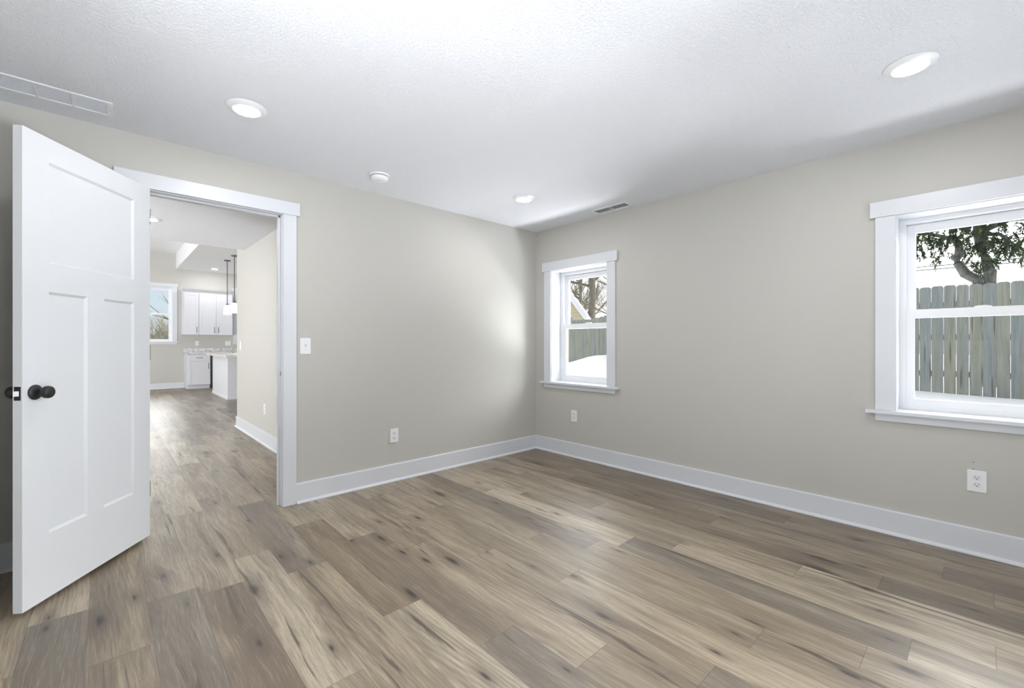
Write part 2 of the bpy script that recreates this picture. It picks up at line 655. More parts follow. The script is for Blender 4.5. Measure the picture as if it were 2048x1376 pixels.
for ci in range(len(xs) - 1):
    xa, xb = xs[ci], xs[ci + 1]
    c = ci - nextra
    ylo = YF if c >= 0 else 0.0
    ph = PHASE.get(c, None)
    if ph is None:
        ph = random.uniform(-1.22, 0)
    k = int(math.floor((ylo - ph) / 1.22)) - 1
    while ph + 1.22 * k < FAR:
        y0, y1 = ph + 1.22 * k, ph + 1.22 * (k + 1)
        a, b = max(y0, ylo), min(y1, FAR)
        if b > a + 1e-4:
            key = TONE.get((c, k)) or random.choice('WLNNNMMMGB')
            f_ = random.uniform(0.93, 1.07)
            t = [q * f_ * s_ for q, s_ in zip(T[key], (1.0, 0.985, 0.93))]
            vs = [bm.verts.new(p) for p in ((xa, a, 0), (xb, a, 0), (xb, b, 0), (xa, b, 0))]
            f = bm.faces.new(vs)
            f[lse] = random.random() * 10
            for lp in f.loops:
                co = lp.vert.co
                lp[luv].uv = (co.x - xa, co.y - y0)
                lp[leg].uv = ((co.x - xa) / (xb - xa), (co.y - y0) / 1.22)
                lp[lto] = (t[0], t[1], t[2], 1)
        k += 1
me = bpy.data.meshes.new('floor')
bm.to_mesh(me)
bm.free()
me.materials.append(M['floor'])
fl = bpy.data.objects.new('floor', me)
COL.objects.link(fl)
tag(fl, 'light brown and grey wood look plank floor running through bedroom and hall', 'floor', kind='structure')

# ------------------------------------------------------------------ bedroom shell
WT = 0.12       # inner wall thickness
WX = 0.24       # outer wall thickness
# openings: door in the back wall, two windows in the right wall, added ones for fill light in the unseen front and left walls
DX0, DX1, DZ = -3.345, -2.550, 2.075
SW = (-0.958, -0.212)     # small window rough opening along y
LW = (-3.730, -2.980)     # large window rough opening
WZ = (0.722, 1.937)
mb = MB()
wall_with_holes(mb, 'y', 0.0, WT, XL - 0.12, 0.0, 0.0, 2.6, [(DX0, DX1, 0.0, DZ)])
struct('wall_back', mb, M['wall'], 'greige wall holding the open doorway, left of the room corner', 'wall')
mb = MB()
wall_with_holes(mb, 'x', 0.0, WX, YF - WX, 11.0, -0.3, 2.6, [(LW[0], LW[1], WZ[0], WZ[1]), (SW[0], SW[1], WZ[0], WZ[1])])
struct('wall_right', mb, M['wall'], 'greige wall with the two white-cased windows', 'wall')
mb = MB()
wall_with_holes(mb, 'x', XL - WX, XL, YF - WX, 0.0, -0.3, 2.6, [(-3.5, -1.5, 0.45, 2.12)])
struct('wall_left', mb, M['wall'], 'greige wall behind the open door, at the left edge', 'wall')
mb = MB()
wall_with_holes(mb, 'y', YF - WX, YF, XL, 0.0, -0.3, 2.6, [(-3.7, -0.4, 0.25, 2.15)])
struct('wall_front', mb, M['wall'], 'greige wall behind the camera', 'wall')
mb = MB()
mb.box(XL - WX, WX, YF - WX, WT, H, H + 0.25)
struct('ceiling', mb, M['ceiling'], 'white knock-down textured bedroom ceiling', 'ceiling')


def baseboard(name, segs, label):
    """segs = [(x0, y0, x1, y1, nx, ny)] lines along the wall foot with the room-side normal"""
    mb = MB()
    for (x0, y0, x1, y1, nx, ny) in segs:
        d = Vector((x1 - x0, y1 - y0, 0))
        n = Vector((nx, ny, 0))
        prof = [(0, 0.001), (0.015, 0.001), (0.015, 0.137), (0.0125, 0.1415), (0.0, 0.143)]
        p = [Vector((x0, y0, 0)) + n * a + Vector((0, 0, z)) for a, z in prof]
        mb.poly(p, d)
        shoe = [(0.0145, 0.001)] + [(0.015 + 0.0165 * math.cos(t), 0.001 + 0.0175 * math.sin(t)) for t in [0, .35, .7, 1.05, 1.3, 1.57]]
        p = [Vector((x0, y0, 0)) + n * a + Vector((0, 0, z)) for a, z in shoe]
        mb.poly(p, d)
    return struct(name, mb, M['trim'], label, 'baseboard')


baseboard('baseboard_back', [(-2.476, 0, 0.0, 0, 0, -1), (XL, 0, -3.424, 0, 0, -1)], 'white baseboard with shoe moulding along the doorway wall')
baseboard('baseboard_right', [(0, 0, 0, YF, -1, 0)], 'white baseboard with shoe moulding under the two windows')
baseboard('baseboard_left', [(XL, YF, XL, 0, 1, 0)], 'white baseboard behind the open door')
baseboard('baseboard_front', [(XL, YF, 0, YF, 0, 1)], 'white baseboard behind the camera')

# doorway trim: casing both sides, jamb, stop, strike plate
tr1 = root('trim_1', (-2.95, 0.0, 0.0), 'white flat casing and jamb around the open doorway', 'door frame', kind='structure')
mb = MB()
mb.box(-2.565, -2.476, -0.018, 0.0, 0.0, 2.06, 0.0015)
mb.build('casing_leg', M['trim'], tr1)
mb = MB()
mb.box(-3.420, -3.331, -0.018, 0.0, 0.0, 2.06, 0.0015)
mb.build('casing_leg', M['trim'], tr1)
mb = MB()
mb.box(-3.445, -2.455, -0.025, 0.0, 2.06, 2.150, 0.0015)
mb.build('head_casing', M['trim'], tr1)
mb = MB()
mb.box(-2.570, -2.5505, 0.0, WT, 0, 2.055)
mb.box(-3.3445, -3.325, 0.0, WT, 0, 2.055)
mb.box(-3.3445, -2.5505, 0.0, WT, 2.055, 2.0745)
mb.build('jamb', M['trim'], tr1)
mb = MB()
mb.box(-2.582, -2.5698, 0.040, 0.075, 0, 2.055, 0.001)
mb.box(-3.3252, -3.313, 0.040, 0.075, 0, 2.055, 0.001)
mb.box(-3.3252, -2.5698, 0.040, 0.075, 2.043, 2.0552, 0.001)
mb.build('door_stop', M['trim'], tr1)
mb = MB()
mb.box(-2.565, -2.476, WT, WT + 0.018, 0.0, 2.06, 0.0015)
mb.box(-3.420, -3.331, WT, WT + 0.018, 0.0, 2.06, 0.0015)
mb.box(-3.445, -2.455, WT, WT + 0.025, 2.06, 2.150, 0.0015)
mb.build('hall_side_casing', M['trim'], tr1)
mb = MB()
mb.box(-2.5712, -2.5700, 0.006, 0.032, 0.905, 0.965, 0.0004, 1)
mb.build('strike_plate', M['steel'], tr1)
mb = MB()
mb.box(-2.5716, -2.5711, 0.012, 0.026, 0.922, 0.948)
mb.build('strike_hole', M['slot'], tr1)

# ------------------------------------------------------------------ the open door (shaker, one panel over two)
HX, HY = -3.287, -0.0365
tvec = Vector((-0.59078, -0.80683, 0))
nvec = Vector((0.80683, -0.59078, 0))       # faces the camera
dr = root('door_1', (HX, HY, 0.0), 'white three-panel shaker door standing open at the left', 'door', kind='structure')
XF = Matrix(((tvec.x, nvec.x, 0, HX), (tvec.y, nvec.y, 0, HY), (0, 0, 1, 0), (0, 0, 0, 1)))
DW, D0, D1, TH = 0.752, 0.0265, 2.057, 0.035


def door_leaf():
    mb = MB()
    pans = [(0.125, 0.633, 1.503, 1.951), (0.125, 0.331, 0.310, 1.377), (0.431, 0.637, 0.310, 1.377)]
    sx = [0, .125, .331, .431, .633, DW]
    # slab core
    mb.box(0.002, DW - 0.002, -TH + 0.009, -0.009, D0 + .002, D1 - .002)
    for side in (0, 1):
        yb, yt = (-0.0092, 0.0) if side == 0 else (-TH, -TH + 0.0092)
        b = 0.0
        mb.box(0.004, 0.125, yb, yt, D0 + .004, D1 - .004)
        mb.box(0.633, DW - .004, yb, yt, D0 + .004, D1 - .004)
        mb.box(0.125, 0.633, yb, yt, 1.951, D1 - .004)
        mb.box(0.125, 0.633, yb, yt, 1.377, 1.503)
        mb.box(0.125, 0.633, yb, yt, D0 + .004, 0.310)
        mb.box(0.331, 0.431, yb, yt, 0.310, 1.377)
        # sloped sticking round each recess
        for (a, c, e, g) in pans:
            c = min(c, 0.633)
            yo, yi = (-0.0001, -0.0088) if side == 0 else (-TH + 0.0001, -TH + 0.0088)
            s_ = 0.011
            o = [(a, yo, e), (c, yo, e), (c, yo, g), (a, yo, g)]
            i = [(a + s_, yi, e + s_), (c - s_, yi, e + s_), (c - s_, yi, g - s_), (a + s_, yi, g - s_)]
            ov = [mb.bm.verts.new(p) for p in o]
            iv = [mb.bm.verts.new(p) for p in i]
            for k in range(4):
                mb.bm.faces.new((ov[k], ov[(k + 1) % 4], iv[(k + 1) % 4], iv[k]))
    # edges
    mb.box(DW - 0.004, DW, -TH, 0.0, D0, D1)
    mb.box(0.0, 0.004, -TH, 0.0, D0, D1)
    mb.box(0.004, DW - 0.004, -TH, 0.0, D1 - 0.004, D1)
    mb.box(0.004, DW - 0.004, -TH, 0.0, D0, D0 + 0.004)
    return mb


door_leaf().build('door_leaf', M['door'], dr, xform=XF)
KS, KZ = 0.697, 0.940
for sgn, y0 in ((1, 0.0), (-1, -TH)):
    mb = MB()
    mb.lathe([(0, 0.0), (0.0325, 0.0), (0.0325, 0.003), (0.030, 0.007), (0.022, 0.011), (0.015, 0.0135), (0.0, 0.0135)], (KS, y0, KZ), 'Y', 40, sgn)
    rs = mb.build('rose', M['black'], dr, smooth=True, xform=XF)
    mb = MB()
    mb.lathe([(0, 0.012), (0.0125, 0.012), (0.0115, 0.022), (0.013, 0.028), (0.021, 0.034), (0.0262, 0.043), (0.0268, 0.051),
              (0.0245, 0.059), (0.018, 0.0645), (0.010, 0.0658), (0.0095, 0.0645), (0.0, 0.0640)], (KS, y0, KZ), 'Y', 40, sgn)
    kb = mb.build('door_knob', M['black'], dr, smooth=True, xform=XF)
mb = MB()
mb.box(DW - 0.0002, DW + 0.0012, -TH + 0.005, -0.005, KZ - 0.029, KZ + 0.029, 0.0006, 2)
lp = mb.build('latch_plate', M['black'], dr, xform=XF)
mb = MB()
mb.poly([(DW + .001, -0.0245, KZ - .011), (DW + .001, -0.011, KZ - .011), (DW + .011, -0.0245, KZ - .011)], (0, 0, 0.021))
mb.build('latch_bolt', M['steel'], lp, xform=XF)
for hz in (0.25, 1.05, 1.85):
    mb = MB()
    mb.lathe([(0, 0), (0.006, 0), (0.006, 0.09), (0, 0.09)], (-0.012, -TH - 0.004, hz), 'Z', 16)
    mb.box(-0.012, 0.0, -TH - 0.002, -TH + 0.03, hz, hz + 0.09)
    mb.build('hinge', M['black'], dr, xform=XF)


# ------------------------------------------------------------------ windows
def window(name, axis, c, sgn, a0, a1, z0, z1, label, depth=0.15, extra=0.095):
    """double-hung window. Inner wall face at c on axis, outside at c + sgn*...; clear opening a0..a1, z0..z1"""
    mid = (a0 + a1) / 2
    loc = (c, mid, z0) if axis == 'x' else (mid, c, z0)
    r = root(name, loc, label, 'window', kind='structure')

    def bx(mb, d0, d1, p, q, zl, zh, bev=0.0, seg=1):
        e0, e1 = c + sgn * d0, c + sgn * d1
        if axis == 'x':
            mb.box(e0, e1, p, q, zl, zh, bev, seg)
        else:
            mb.box(p, q, e0, e1, zl, zh, bev, seg)
        return mb
    # casing (room side = negative depth)
    for p, q in ((a0 - 0.093, a0), (a1, a1 + 0.093)):
        bx(MB(), -0.018, 0.0, p, q, z0, z1, 0.0015).build('side_casing', M['trim'], r)
    bx(MB(), -0.025, 0.0, a0 - 0.118, a1 + 0.118, z1, z1 + extra, 0.0015).build('head_casing', M['trim'], r)
    bx(MB(), -0.055, depth, a0 - 0.0, a1 + 0.0, z0 - 0.0225, z0, 0.0).build('stool', M['trim'], r) if False else None
    mb = MB()
    bx(mb, -0.045, 0.0, a0 - 0.138, a1 + 0.138, z0 - 0.022, z0, 0.003, 2)
    bx(mb, -0.001, depth, a0 - 0.015, a1 + 0.015, z0 - 0.022, z0)
    mb.build('window_stool', M['trim'], r)
    bx(MB(), -0.018, 0.0, a0 - 0.093, a1 + 0.093, z0 - 0.066, z0 - 0.022, 0.0012).build('apron', M['trim'], r)
    # jamb extension lining the reveal
    mb = MB()
    jt = 0.012
    bx(mb, -0.006, depth, a0 - 0.001, a0 + 0.005, z0, z1 - 0.005)
    bx(mb, -0.006, depth, a1 - 0.005, a1 + 0.001, z0, z1 - 0.005)
    bx(mb, -0.006, depth, a0 - 0.001, a1 + 0.001, z1 - 0.005, z1 + 0.001)
    bx(mb, 0.001, depth, a0 - 0.017, a0 - 0.001, z0, z1 + 0.017)
    bx(mb, 0.001, depth, a1 + 0.001, a1 + 0.017, z0, z1 + 0.017)
    bx(mb, 0.001, depth, a0 - 0.001, a1 + 0.001, z1 + 0.001, z1 + 0.017)
    mb.build('jamb_extension', M['trim'], r)
    # vinyl frame
    F = depth
    g = 0.028
    A0, A1 = a0 + 0.005, a1 - 0.005
    Z0, Z1 = z0, z1 - 0.005
    mb = MB()
    bx(mb, F, F + 0.085, A0, A0 + g, Z0, Z1)
    bx(mb, F, F + 0.085, A1 - g, A1, Z0, Z1)
    bx(mb, F, F + 0.085, A0 + g, A1 - g, Z1 - g, Z1)
    bx(mb, F, F + 0.085, A0 + g, A1 - g, Z0, Z0 + 0.022)
    # inner lip of the frame
    bx(mb, F - 0.004, F - 0.0002, A0, A0 + 0.014, Z0, Z1)
    bx(mb, F - 0.004, F - 0.0002, A1 - 0.014, A1, Z0, Z1)
    bx(mb, F - 0.004, F + 0.006, A0 + 0.014, A1 - 0.014, Z1 - 0.014, Z1)
    mb.build('window_frame', M['vinyl'], r)
    zm0, zm1 = z0 + (1.300 - 0.745), z0 + (1.356 - 0.745)
    if z1 - z0 > 1.3:
        zm0 = z0 + (z1 - z0) * 0.485
        zm1 = zm0 + 0.05

    def sash(nm, d0, d1, zl, zh, st, rb, rt):
        s0, s1 = A0 + g - 0.004, A1 - g + 0.004
        mb = MB()
        bx(mb, d0, d1, s0, s0 + st, zl, zh, 0.0015)
        bx(mb, d0, d1, s1 - st, s1, zl, zh, 0.0015)
        bx(mb, d0, d1, s0 + st - .001, s1 - st + .001, zl, zl + rb, 0.0015)
        bx(mb, d0, d1, s0 + st - .001, s1 - st + .001, zh - rt, zh, 0.0015)
        # glazing bead
        so = mb.build(nm, M['vinyl'], r)
        mb = MB()
        dm = (d0 + d1) / 2
        bx(mb, dm - 0.002, dm + 0.002, s0 + st - .004, s1 - st + .004, zl + rb - .004, zh - rt + .004)
        mb.build('glass_pane', M['glass'], so)
        return so
    up = sash('upper_sash', F + 0.046, F + 0.076, zm0 + 0.006, Z1 - 0.03, 0.045, 0.045, 0.05)
    lo = sash('lower_sash', F + 0.010, F + 0.042, Z0 + 0.018, zm1, 0.042, 0.047, 0.052)
    mb = MB()
    lm = mid
    pf = []
    for k in range(13):
        t = math.pi * k / 12
        u_, h_ = lm + 0.036 * math.cos(t), zm1 - 0.001 + 0.0115 * math.sin(t) ** 0.7
        pf.append((c + sgn * (F + .012), u_, h_) if axis == 'x' else (u_, c + sgn * (F + .012), h_))
    mb.poly(pf, (sgn * .022, 0, 0) if axis == 'x' else (0, sgn * .022, 0))
    mb.build('sash_lock', M['vinyl'], lo)
    return r


SA = (-0.940, -0.230)
LA = (-3.712, -2.998)
window('window_1', 'x', 0.0, 1, SA[0], SA[1], 0.745, 1.917, 'white double-hung window beside the room corner, bare trees outside')
window('window_2', 'x', 0.0, 1, LA[0], LA[1], 0.745, 1.917, 'white double-hung window cut by the right edge, grey fence behind')
wf = root('fill_window_5', (-2.05, YF, 0.25), 'added unseen wide window behind the camera, opening for fill light', 'window', kind='structure')  # added out of view so a fill lamp can reach the ceiling
mb = MB()
for p, q in ((-3.7, -3.63), (-0.47, -0.4), (-2.08, -2.02)):
    mb.box(p, q, YF - 0.2, YF - 0.02, 0.25, 2.15)
mb.box(-3.7, -0.4, YF - 0.2, YF - 0.02, 0.25, 0.32)
mb.box(-3.7, -0.4, YF - 0.2, YF - 0.02, 2.08, 2.15)
mb.build('window_frame', M['vinyl'], wf)
mb = MB()
mb.box(-3.63, -0.47, YF - 0.114, YF - 0.11, 0.32, 2.08)
mb.build('glass_pane', M['glass'], wf)

wl = root('fill_window_7', (XL, -2.5, 0.45), 'added unseen window in the left wall beside the camera, opening for fill light', 'window', kind='structure')  # added beside the camera, out of view, to let fill light in
mb = MB()
for p, q in ((-3.5, -3.43), (-2.53, -2.47), (-1.57, -1.5)):
    mb.box(XL - 0.2, XL - 0.02, p, q, 0.45, 2.12)
mb.box(XL - 0.2, XL - 0.02, -3.5, -1.5, 0.45, 0.52)
mb.box(XL - 0.2, XL - 0.02, -3.5, -1.5, 2.05, 2.12)
mb.build('window_frame', M['vinyl'], wl)
mb = MB()
mb.box(XL - 0.114, XL - 0.11, -3.43, -1.57, 0.52, 2.05)
mb.build('glass_pane', M['glass'], wl)

# ------------------------------------------------------------------ ceiling fittings
DL = 'recessed ceiling lights'


def downlight(loc, label, mat, R=0.0925, drop=0.016, group=DL, name='recessed_light'):
    x, y, z = loc
    r = root(name, loc, label, 'ceiling light', group)
    mb = MB()
    mb.lathe([(R - 0.002, 0.0), (R, -0.002), (R - 0.001, -0.004), (R * 0.70, -drop), (R * 0.665, -drop), (R * 0.655, -drop + .003), (R * 0.655, 0.0)], (x, y, z), 'Z', 48)
    mb.build('trim_ring', M['plastic'], r, smooth=True)
    mb = MB()
    mb.lathe([(0.0, -drop - 0.0022), (R * 0.60, -drop - 0.0018), (R * 0.655, -drop - 0.0008), (R * 0.655, -drop + 0.004), (0, -drop + 0.004)], (x, y, z), 'Z', 48)
    mb.build('lens', mat, r, smooth=True)
    return r


downlight((-2.940, -0.760, H), 'round white ceiling light above the open door', M['lens'])
downlight((-0.905, -0.735, H), 'round white ceiling light nearest the room corner', M['lens'])
downlight((-0.890, -3.140, H), 'round white ceiling light above the large right window', M['lens'])
downlight((-2.940, -3.150, H), 'round white ceiling light above the camera', M['lens'])

# smoke detector
r = root('smoke_detector', (-2.02, -0.378, H), 'round white smoke detector on the bedroom ceiling', 'smoke detector')
c = (-2.02, -0.378, H)
mb = MB()
mb.lathe([(0, 0), (0.070, 0), (0.071, -0.004), (0.068, -0.010), (0.060, -0.011), (0, -0.011)], c, 'Z', 40)
mb.build('base_plate', M['plastic'], r, smooth=True)
mb = MB()
mb.lathe([(0, -0.0155), (0.0605, -0.0155), (0.0615, -0.018), (0.0600, -0.030), (0.050, -0.040), (0.030, -0.0445), (0, -0.0455)], c, 'Z', 40)
body = mb.build('detector_body', M['plastic'], r, smooth=True)
mb = MB()
mb.lathe([(0, -0.0105), (0.055, -0.0105), (0.055, -0.016), (0, -0.016)], c, 'Z', 32)
mb.build('vent_gap', M['slot'], r)
mb = MB()
mb.lathe([(0, -0.044), (0.014, -0.044), (0.013, -0.0485), (0, -0.049)], (c[0] - .016, c[1] - .022, c[2] + .003), 'Z', 24)
mb.build('test_button', M['plastic_grey'], body, smooth=True)


def slat_vent(name, x0, x1, y0, y1, cells, label, along, slat=0.012, back='vent_shade', lou='grille'):
    """flat ceiling grille with louvre fields"""
    cx, cy = (x0 + x1) / 2, (y0 + y1) / 2
    r = root(name, (cx, cy, H), label, 'vent')
    b = 0.022
    mb = MB()
    mb.box(x0, x1, y0, y0 + b, H - 0.006, H, 0.002, 1)
    mb.box(x0, x1, y1 - b, y1, H - 0.006, H, 0.002, 1)
    mb.box(x0, x0 + b, y0 + b - .001, y1 - b + .001, H - 0.006, H, 0.001, 1)
    mb.box(x1 - b, x1, y0 + b - .001, y1 - b + .001, H - 0.006, H, 0.001, 1)
    f = mb
    # dividers
    L0, L1 = (x0 + b, x1 - b) if along == 'x' else (y0 + b, y1 - b)
    step = (L1 - L0) / cells
    for k in range(1, cells):
        p = L0 + step * k
        if along == 'x':
            f.box(p - .005, p + .005, y0 + b - .001, y1 - b + .001, H - 0.006, H)
        else:
            f.box(x0 + b - .001, x1 - b + .001, p - .005, p + .005, H - 0.006, H)
    f.build('vent_frame', M['plastic'], r)
    mb = MB()
    mb.box(x0 + .01, x1 - .01, y0 + .01, y1 - .01, H - 0.0008, H + 0.0)
    mb.build('duct_backing', M[back], r)
    mb = MB()
    if along == 'x':
        yy = y0 + b + .004
        while yy < y1 - b - .004:
            mb.poly([(x0 + b - .001, yy, H - .0055), (x0 + b - .001, yy + slat * .85, H - .0015), (x0 + b - .001, yy + slat * .85, H - .0008), (x0 + b - .001, yy, H - .0047)], (x1 - x0 - 2 * b + .002, 0, 0))
            yy += slat
    else:
        xx = x0 + b + .004
        while xx < x1 - b - .004:
            mb.poly([(xx, y0 + b - .001, H - .0055), (xx + slat * .85, y0 + b - .001, H - .0015), (xx + slat * .85, y0 + b - .001, H - .0008), (xx, y0 + b - .001, H - .0047)], (0, y1 - y0 - 2 * b + .002, 0))
            xx += slat
    mb.build('louvres', M[lou], r)
    for p in (0, 1):
        mb = MB()
        if along == 'x':
            q = (x0 + b * .5 if p == 0 else x1 - b * .5, cy)
        else:
            q = (cx, y0 + b * .5 if p == 0 else y1 - b * .5)
        mb.lathe([(0, -0.0075), (0.003, -0.007), (0.004, -0.006)], (q[0], q[1], H), 'Z', 12)
        mb.build('screw', M['steel'], r)
    return r


slat_vent('return_air_grille', -3.872, -3.450, -0.352, -0.168, 3, 'long white return air grille on the ceiling above the door', 'x', 0.008, 'grille', 'plastic')
slat_vent('supply_register', -0.205, -0.070, -1.262, -0.895, 2, 'small white ceiling register beside the window wall', 'y', 0.009)


# ------------------------------------------------------------------ switches and outlets
def plate_xf(p, n):
    """local frame: u to the right along the wall, w out of the wall, z up"""
    n = Vector(n)
    u = Vector((0, 0, 1)).cross(n) * 1.0
    return Matrix(((u.x, n.x, 0, p[0]), (u.y, n.y, 0, p[1]), (0, 0, 1, p[2]), (0, 0, 0, 1)))


def outlet(p, n, label, w=0.074, h=0.116, group='white duplex outlets', name='wall_outlet'):
    r = root(name, p, label, 'outlet', group)
    X = plate_xf(p, n)
    mb = MB()
    mb.box(-w / 2, w / 2, 0, 0.0055, -h / 2, h / 2, 0.0025, 3)
    mb.build('face_plate', M['plastic'], r, xform=X)
    for dz in (0.0195, -0.0195):
        mb = MB()
        pts = []
        for k in range(24):
            a = 2 * math.pi * k / 24
            pts.append((0.0172 * math.cos(a), 0.0054, dz + max(-0.0135, min(0.0135, 0.0172 * math.sin(a)))))
        mb.poly(pts, (0, 0.0016, 0))
        rc = mb.build('receptacle', M['plastic_grey'], r, xform=X)
        mb = MB()
        mb.box(-0.0075, -0.0055, 0.0070, 0.0073, dz - .001, dz + .008)
        mb.box(0.0055, 0.0075, 0.0070, 0.0073, dz - .000, dz + .007)
        mb.lathe([(0, 0.0073), (0.0026, 0.0073), (0.0026, 0.0069)], (0, 0, dz - .0075), 'Y', 12)
        mb.build('slots', M['slot'], rc, xform=X)
    return r


def switch(p, n, label, w=0.074, h=0.118, gang=1, name='light_switch'):
    r = root(name, p, label, 'light switch')
    X = plate_xf(p, n)
    mb = MB()
    mb.box(-w / 2, w / 2, 0, 0.0055, -h / 2, h / 2, 0.0025, 3)
    mb.build('face_plate', M['plastic'], r, xform=X)
    for k in range(gang):
        ux = (k - (gang - 1) / 2) * 0.046
        mb = MB()
        mb.box(ux - .0055, ux + .0055, 0.005, 0.0062, -0.0125, 0.0125)
        mb.build('toggle_slot', M['plastic_grey'], r, xform=X)
        mb = MB()
        mb.poly([(ux - .0045, 0.005, 0.000), (ux - .0045, 0.005, 0.011), (ux - .0045, 0.017, 0.0145), (ux - .0045, 0.0175, 0.009)], (0.009, 0, 0))
        mb.build('toggle', M['plastic'], r, xform=X)
        for dz in (-.0305, .0305):
            mb = MB()
            mb.lathe([(0, 0.0066), (0.003, 0.006), (0.0032, 0.005)], (ux, 0, dz), 'Y', 12)
            mb.build('plate_screw', M['plastic_grey'], r, xform=X)
    return r


switch((-2.412, 0, 1.130), (0, -1, 0), 'white toggle light switch beside the doorway casing')
outlet((-1.707, 0, 0.378), (0, -1, 0), 'white duplex outlet low on the doorway wall')
outlet((0, -0.539, 0.415), (-1, 0, 0), 'white duplex outlet under the window nearest the corner')
outlet((0, -3.333, 0.400), (-1, 0, 0), 'white duplex outlet under the window at the right edge')
for zz in (0.463, 0.501):
    mb = MB()
    mb.lathe([(0, -0.0004), (0.0022, -0.0004), (0.0026, 0.0)], (0, -3.320, zz), 'X', 12)
    nm = 'upper' if zz > 0.48 else 'lower'
    tag(mb.build('screw_hole', M['slot'], loc=(0, -3.320, zz)), nm + ' of two tiny screw holes in the wall above the right outlet', 'screw hole', 'screw holes above the right outlet')

# ------------------------------------------------------------------ hall and great room shell
HWX, HWY = -2.145, 3.690
mb = MB()
mb.box(HWX, HWX + 0.12, WT, HWY, 0, ZHI)
mb.box(HWX + 0.12, 0.0, HWY - 0.12, HWY, 0, ZHI)
struct('wall_hall', mb, M['wall'], 'pale greige hall wall seen through the doorway', 'wall')
mb = MB()
wall_with_holes(mb, 'y', 0.0, WT, -8.2, XL - WX, -0.3, 2.6, [(-7.6, -4.6, 0.30, 2.20)])
struct('wall_living', mb, M['wall'], 'living area wall hidden behind the open door', 'wall')
mb = MB()
mb.box(-8.2, HWX, WT, 3.235, H, ZHI)
mb.box(-8.2, XL - WX, 0.0, WT, 2.6, ZHI)
struct('ceiling_hall', mb, M['ceiling'], 'lower textured hall ceiling beyond the doorway', 'ceiling')
g = root('fill_window_8', (-6.1, 0.06, 0.30), 'added unseen living area window, opening for fill light', 'window', kind='structure')  # added out of view to pass fill light to hall and kitchen
mb = MB()
for p in (-7.6, -6.14, -4.68):
    mb.box(p, p + 0.08, 0.02, 0.10, 0.30, 2.20)
mb.box(-7.6, -4.6, 0.02, 0.10, 0.30, 0.38)
mb.box(-7.6, -4.6, 0.02, 0.10, 2.12, 2.20)
mb.build('window_frame', M['vinyl'], g)
mb = MB()
mb.box(-7.52, -4.68, 0.058, 0.062, 0.38, 2.12)
mb.build('glass_pane', M['glass'], g)
mb = MB()
mb.box(-8.1, XB, 3.12, FAR + .2, ZHI, ZHI + 0.2)
struct('ceiling_great_room', mb, M['ceiling_smooth'], 'raised white ceiling of the far room', 'ceiling')
mb = MB()
mb.box(XB, 0.3, WT, FAR + .2, ZLO, ZHI + 0.2)
struct('ceiling_kitchen', mb, M['ceiling_smooth'], 'lower white ceiling over the far kitchen', 'ceiling')
K3 = (-2.933, -2.233)
K4 = (-0.815, -0.115)
KZ0, KZ1 = 1.192, 2.590
mb = MB()
wall_with_holes(mb, 'y', FAR, FAR + .2, -8.1, 0.24, -0.3, ZHI + .2, [(K3[0] - .018, K3[1] + .018, KZ0 - .022, KZ1 + .018), (K4[0] - .018, K4[1] + .018, KZ0 - .022, KZ1 + .018)])
struct('wall_kitchen', mb, M['wall'], 'greige far kitchen wall behind the white cabinets', 'wall')
mb = MB()
wall_with_holes(mb, 'x', -8.2, -8.0, 0.0, FAR + .2, -0.3, ZHI + .2, [(4.9, 9.1, 0.15, 2.35)])
struct('wall_great_room', mb, M['wall'], 'far room side wall, hidden from the doorway', 'wall')
mb = MB()
mb.box(0.0, 0.24, 3.6, FAR + .2, 2.6, ZHI + .2)
struct('wall_kitchen_right', mb, M['wall'], 'upper kitchen side wall', 'wall')
g = root('fill_window_6', (-8.1, 7.0, 0.15), 'added unseen far-room window, opening for fill light', 'window', kind='structure')  # added out of view to pass fill light into the far room
mb = MB()
for p in (4.9, 6.27, 7.65, 9.02):
    mb.box(-8.15, -8.02, p, p + 0.08, 0.15, 2.35)
mb.box(-8.15, -8.02, 4.9, 9.1, 0.15, 0.23)
mb.box(-8.15, -8.02, 4.9, 9.1, 2.27, 2.35)
mb.build('window_frame', M['vinyl'], g)
mb = MB()
mb.box(-8.09, -8.086, 4.98, 9.02, 0.23, 2.27)
mb.build('glass_pane', M['glass'], g)
baseboard('baseboard_hall', [(HWX, WT + .02, HWX, HWY + .015, -1, 0), (HWX - .015, HWY, 0, HWY, 0, 1)], 'white baseboard along the hall wall past the doorway')
baseboard('baseboard_kitchen', [(-8.0, FAR, -1.995, FAR, 0, -1)], 'white baseboard at the foot of the far kitchen wall')
window('window_3', 'y', FAR, 1, K3[0], K3[1], KZ0, KZ1, 'white kitchen window beside the open door edge, blue sky outside', depth=0.07, extra=0.085)
window('window_4', 'y', FAR, 1, K4[0], K4[1], KZ0, KZ1, 'white kitchen window right of the wall cabinets', depth=0.07, extra=0.085)

downlight((-3.165, 2.165, H), 'round ceiling light in the hall, half hidden by the door', M['lens_hall'])
downlight((-1.440, 10.02, ZLO), 'round ceiling light over the far kitchen cabinets', M['lens_kitchen'])
downlight((-4.2, 6.2, ZHI), 'added unseen round light in the raised far ceiling, the nearer one', M['lens_kitchen'])  # this and the next lamp are added out of view for extra light
downlight((-4.2, 8.8, ZHI), 'added unseen round light in the raised far ceiling, the farther one', M['lens_kitchen'])
switch((HWX, 3.455, 1.118), (-1, 0, 0), 'white switch plate near the end of the hall wall')
outlet((HWX, 2.233, 0.398), (-1, 0, 0), 'white outlet low on the hall wall')
outlet((-1.721, FAR, 1.153), (0, -1, 0), 'white outlet under the wall cabinets, left of the two')
outlet((-1.029, FAR, 1.153), (0, -1, 0), 'wide white outlet plate beside the kitchen window', w=0.118)


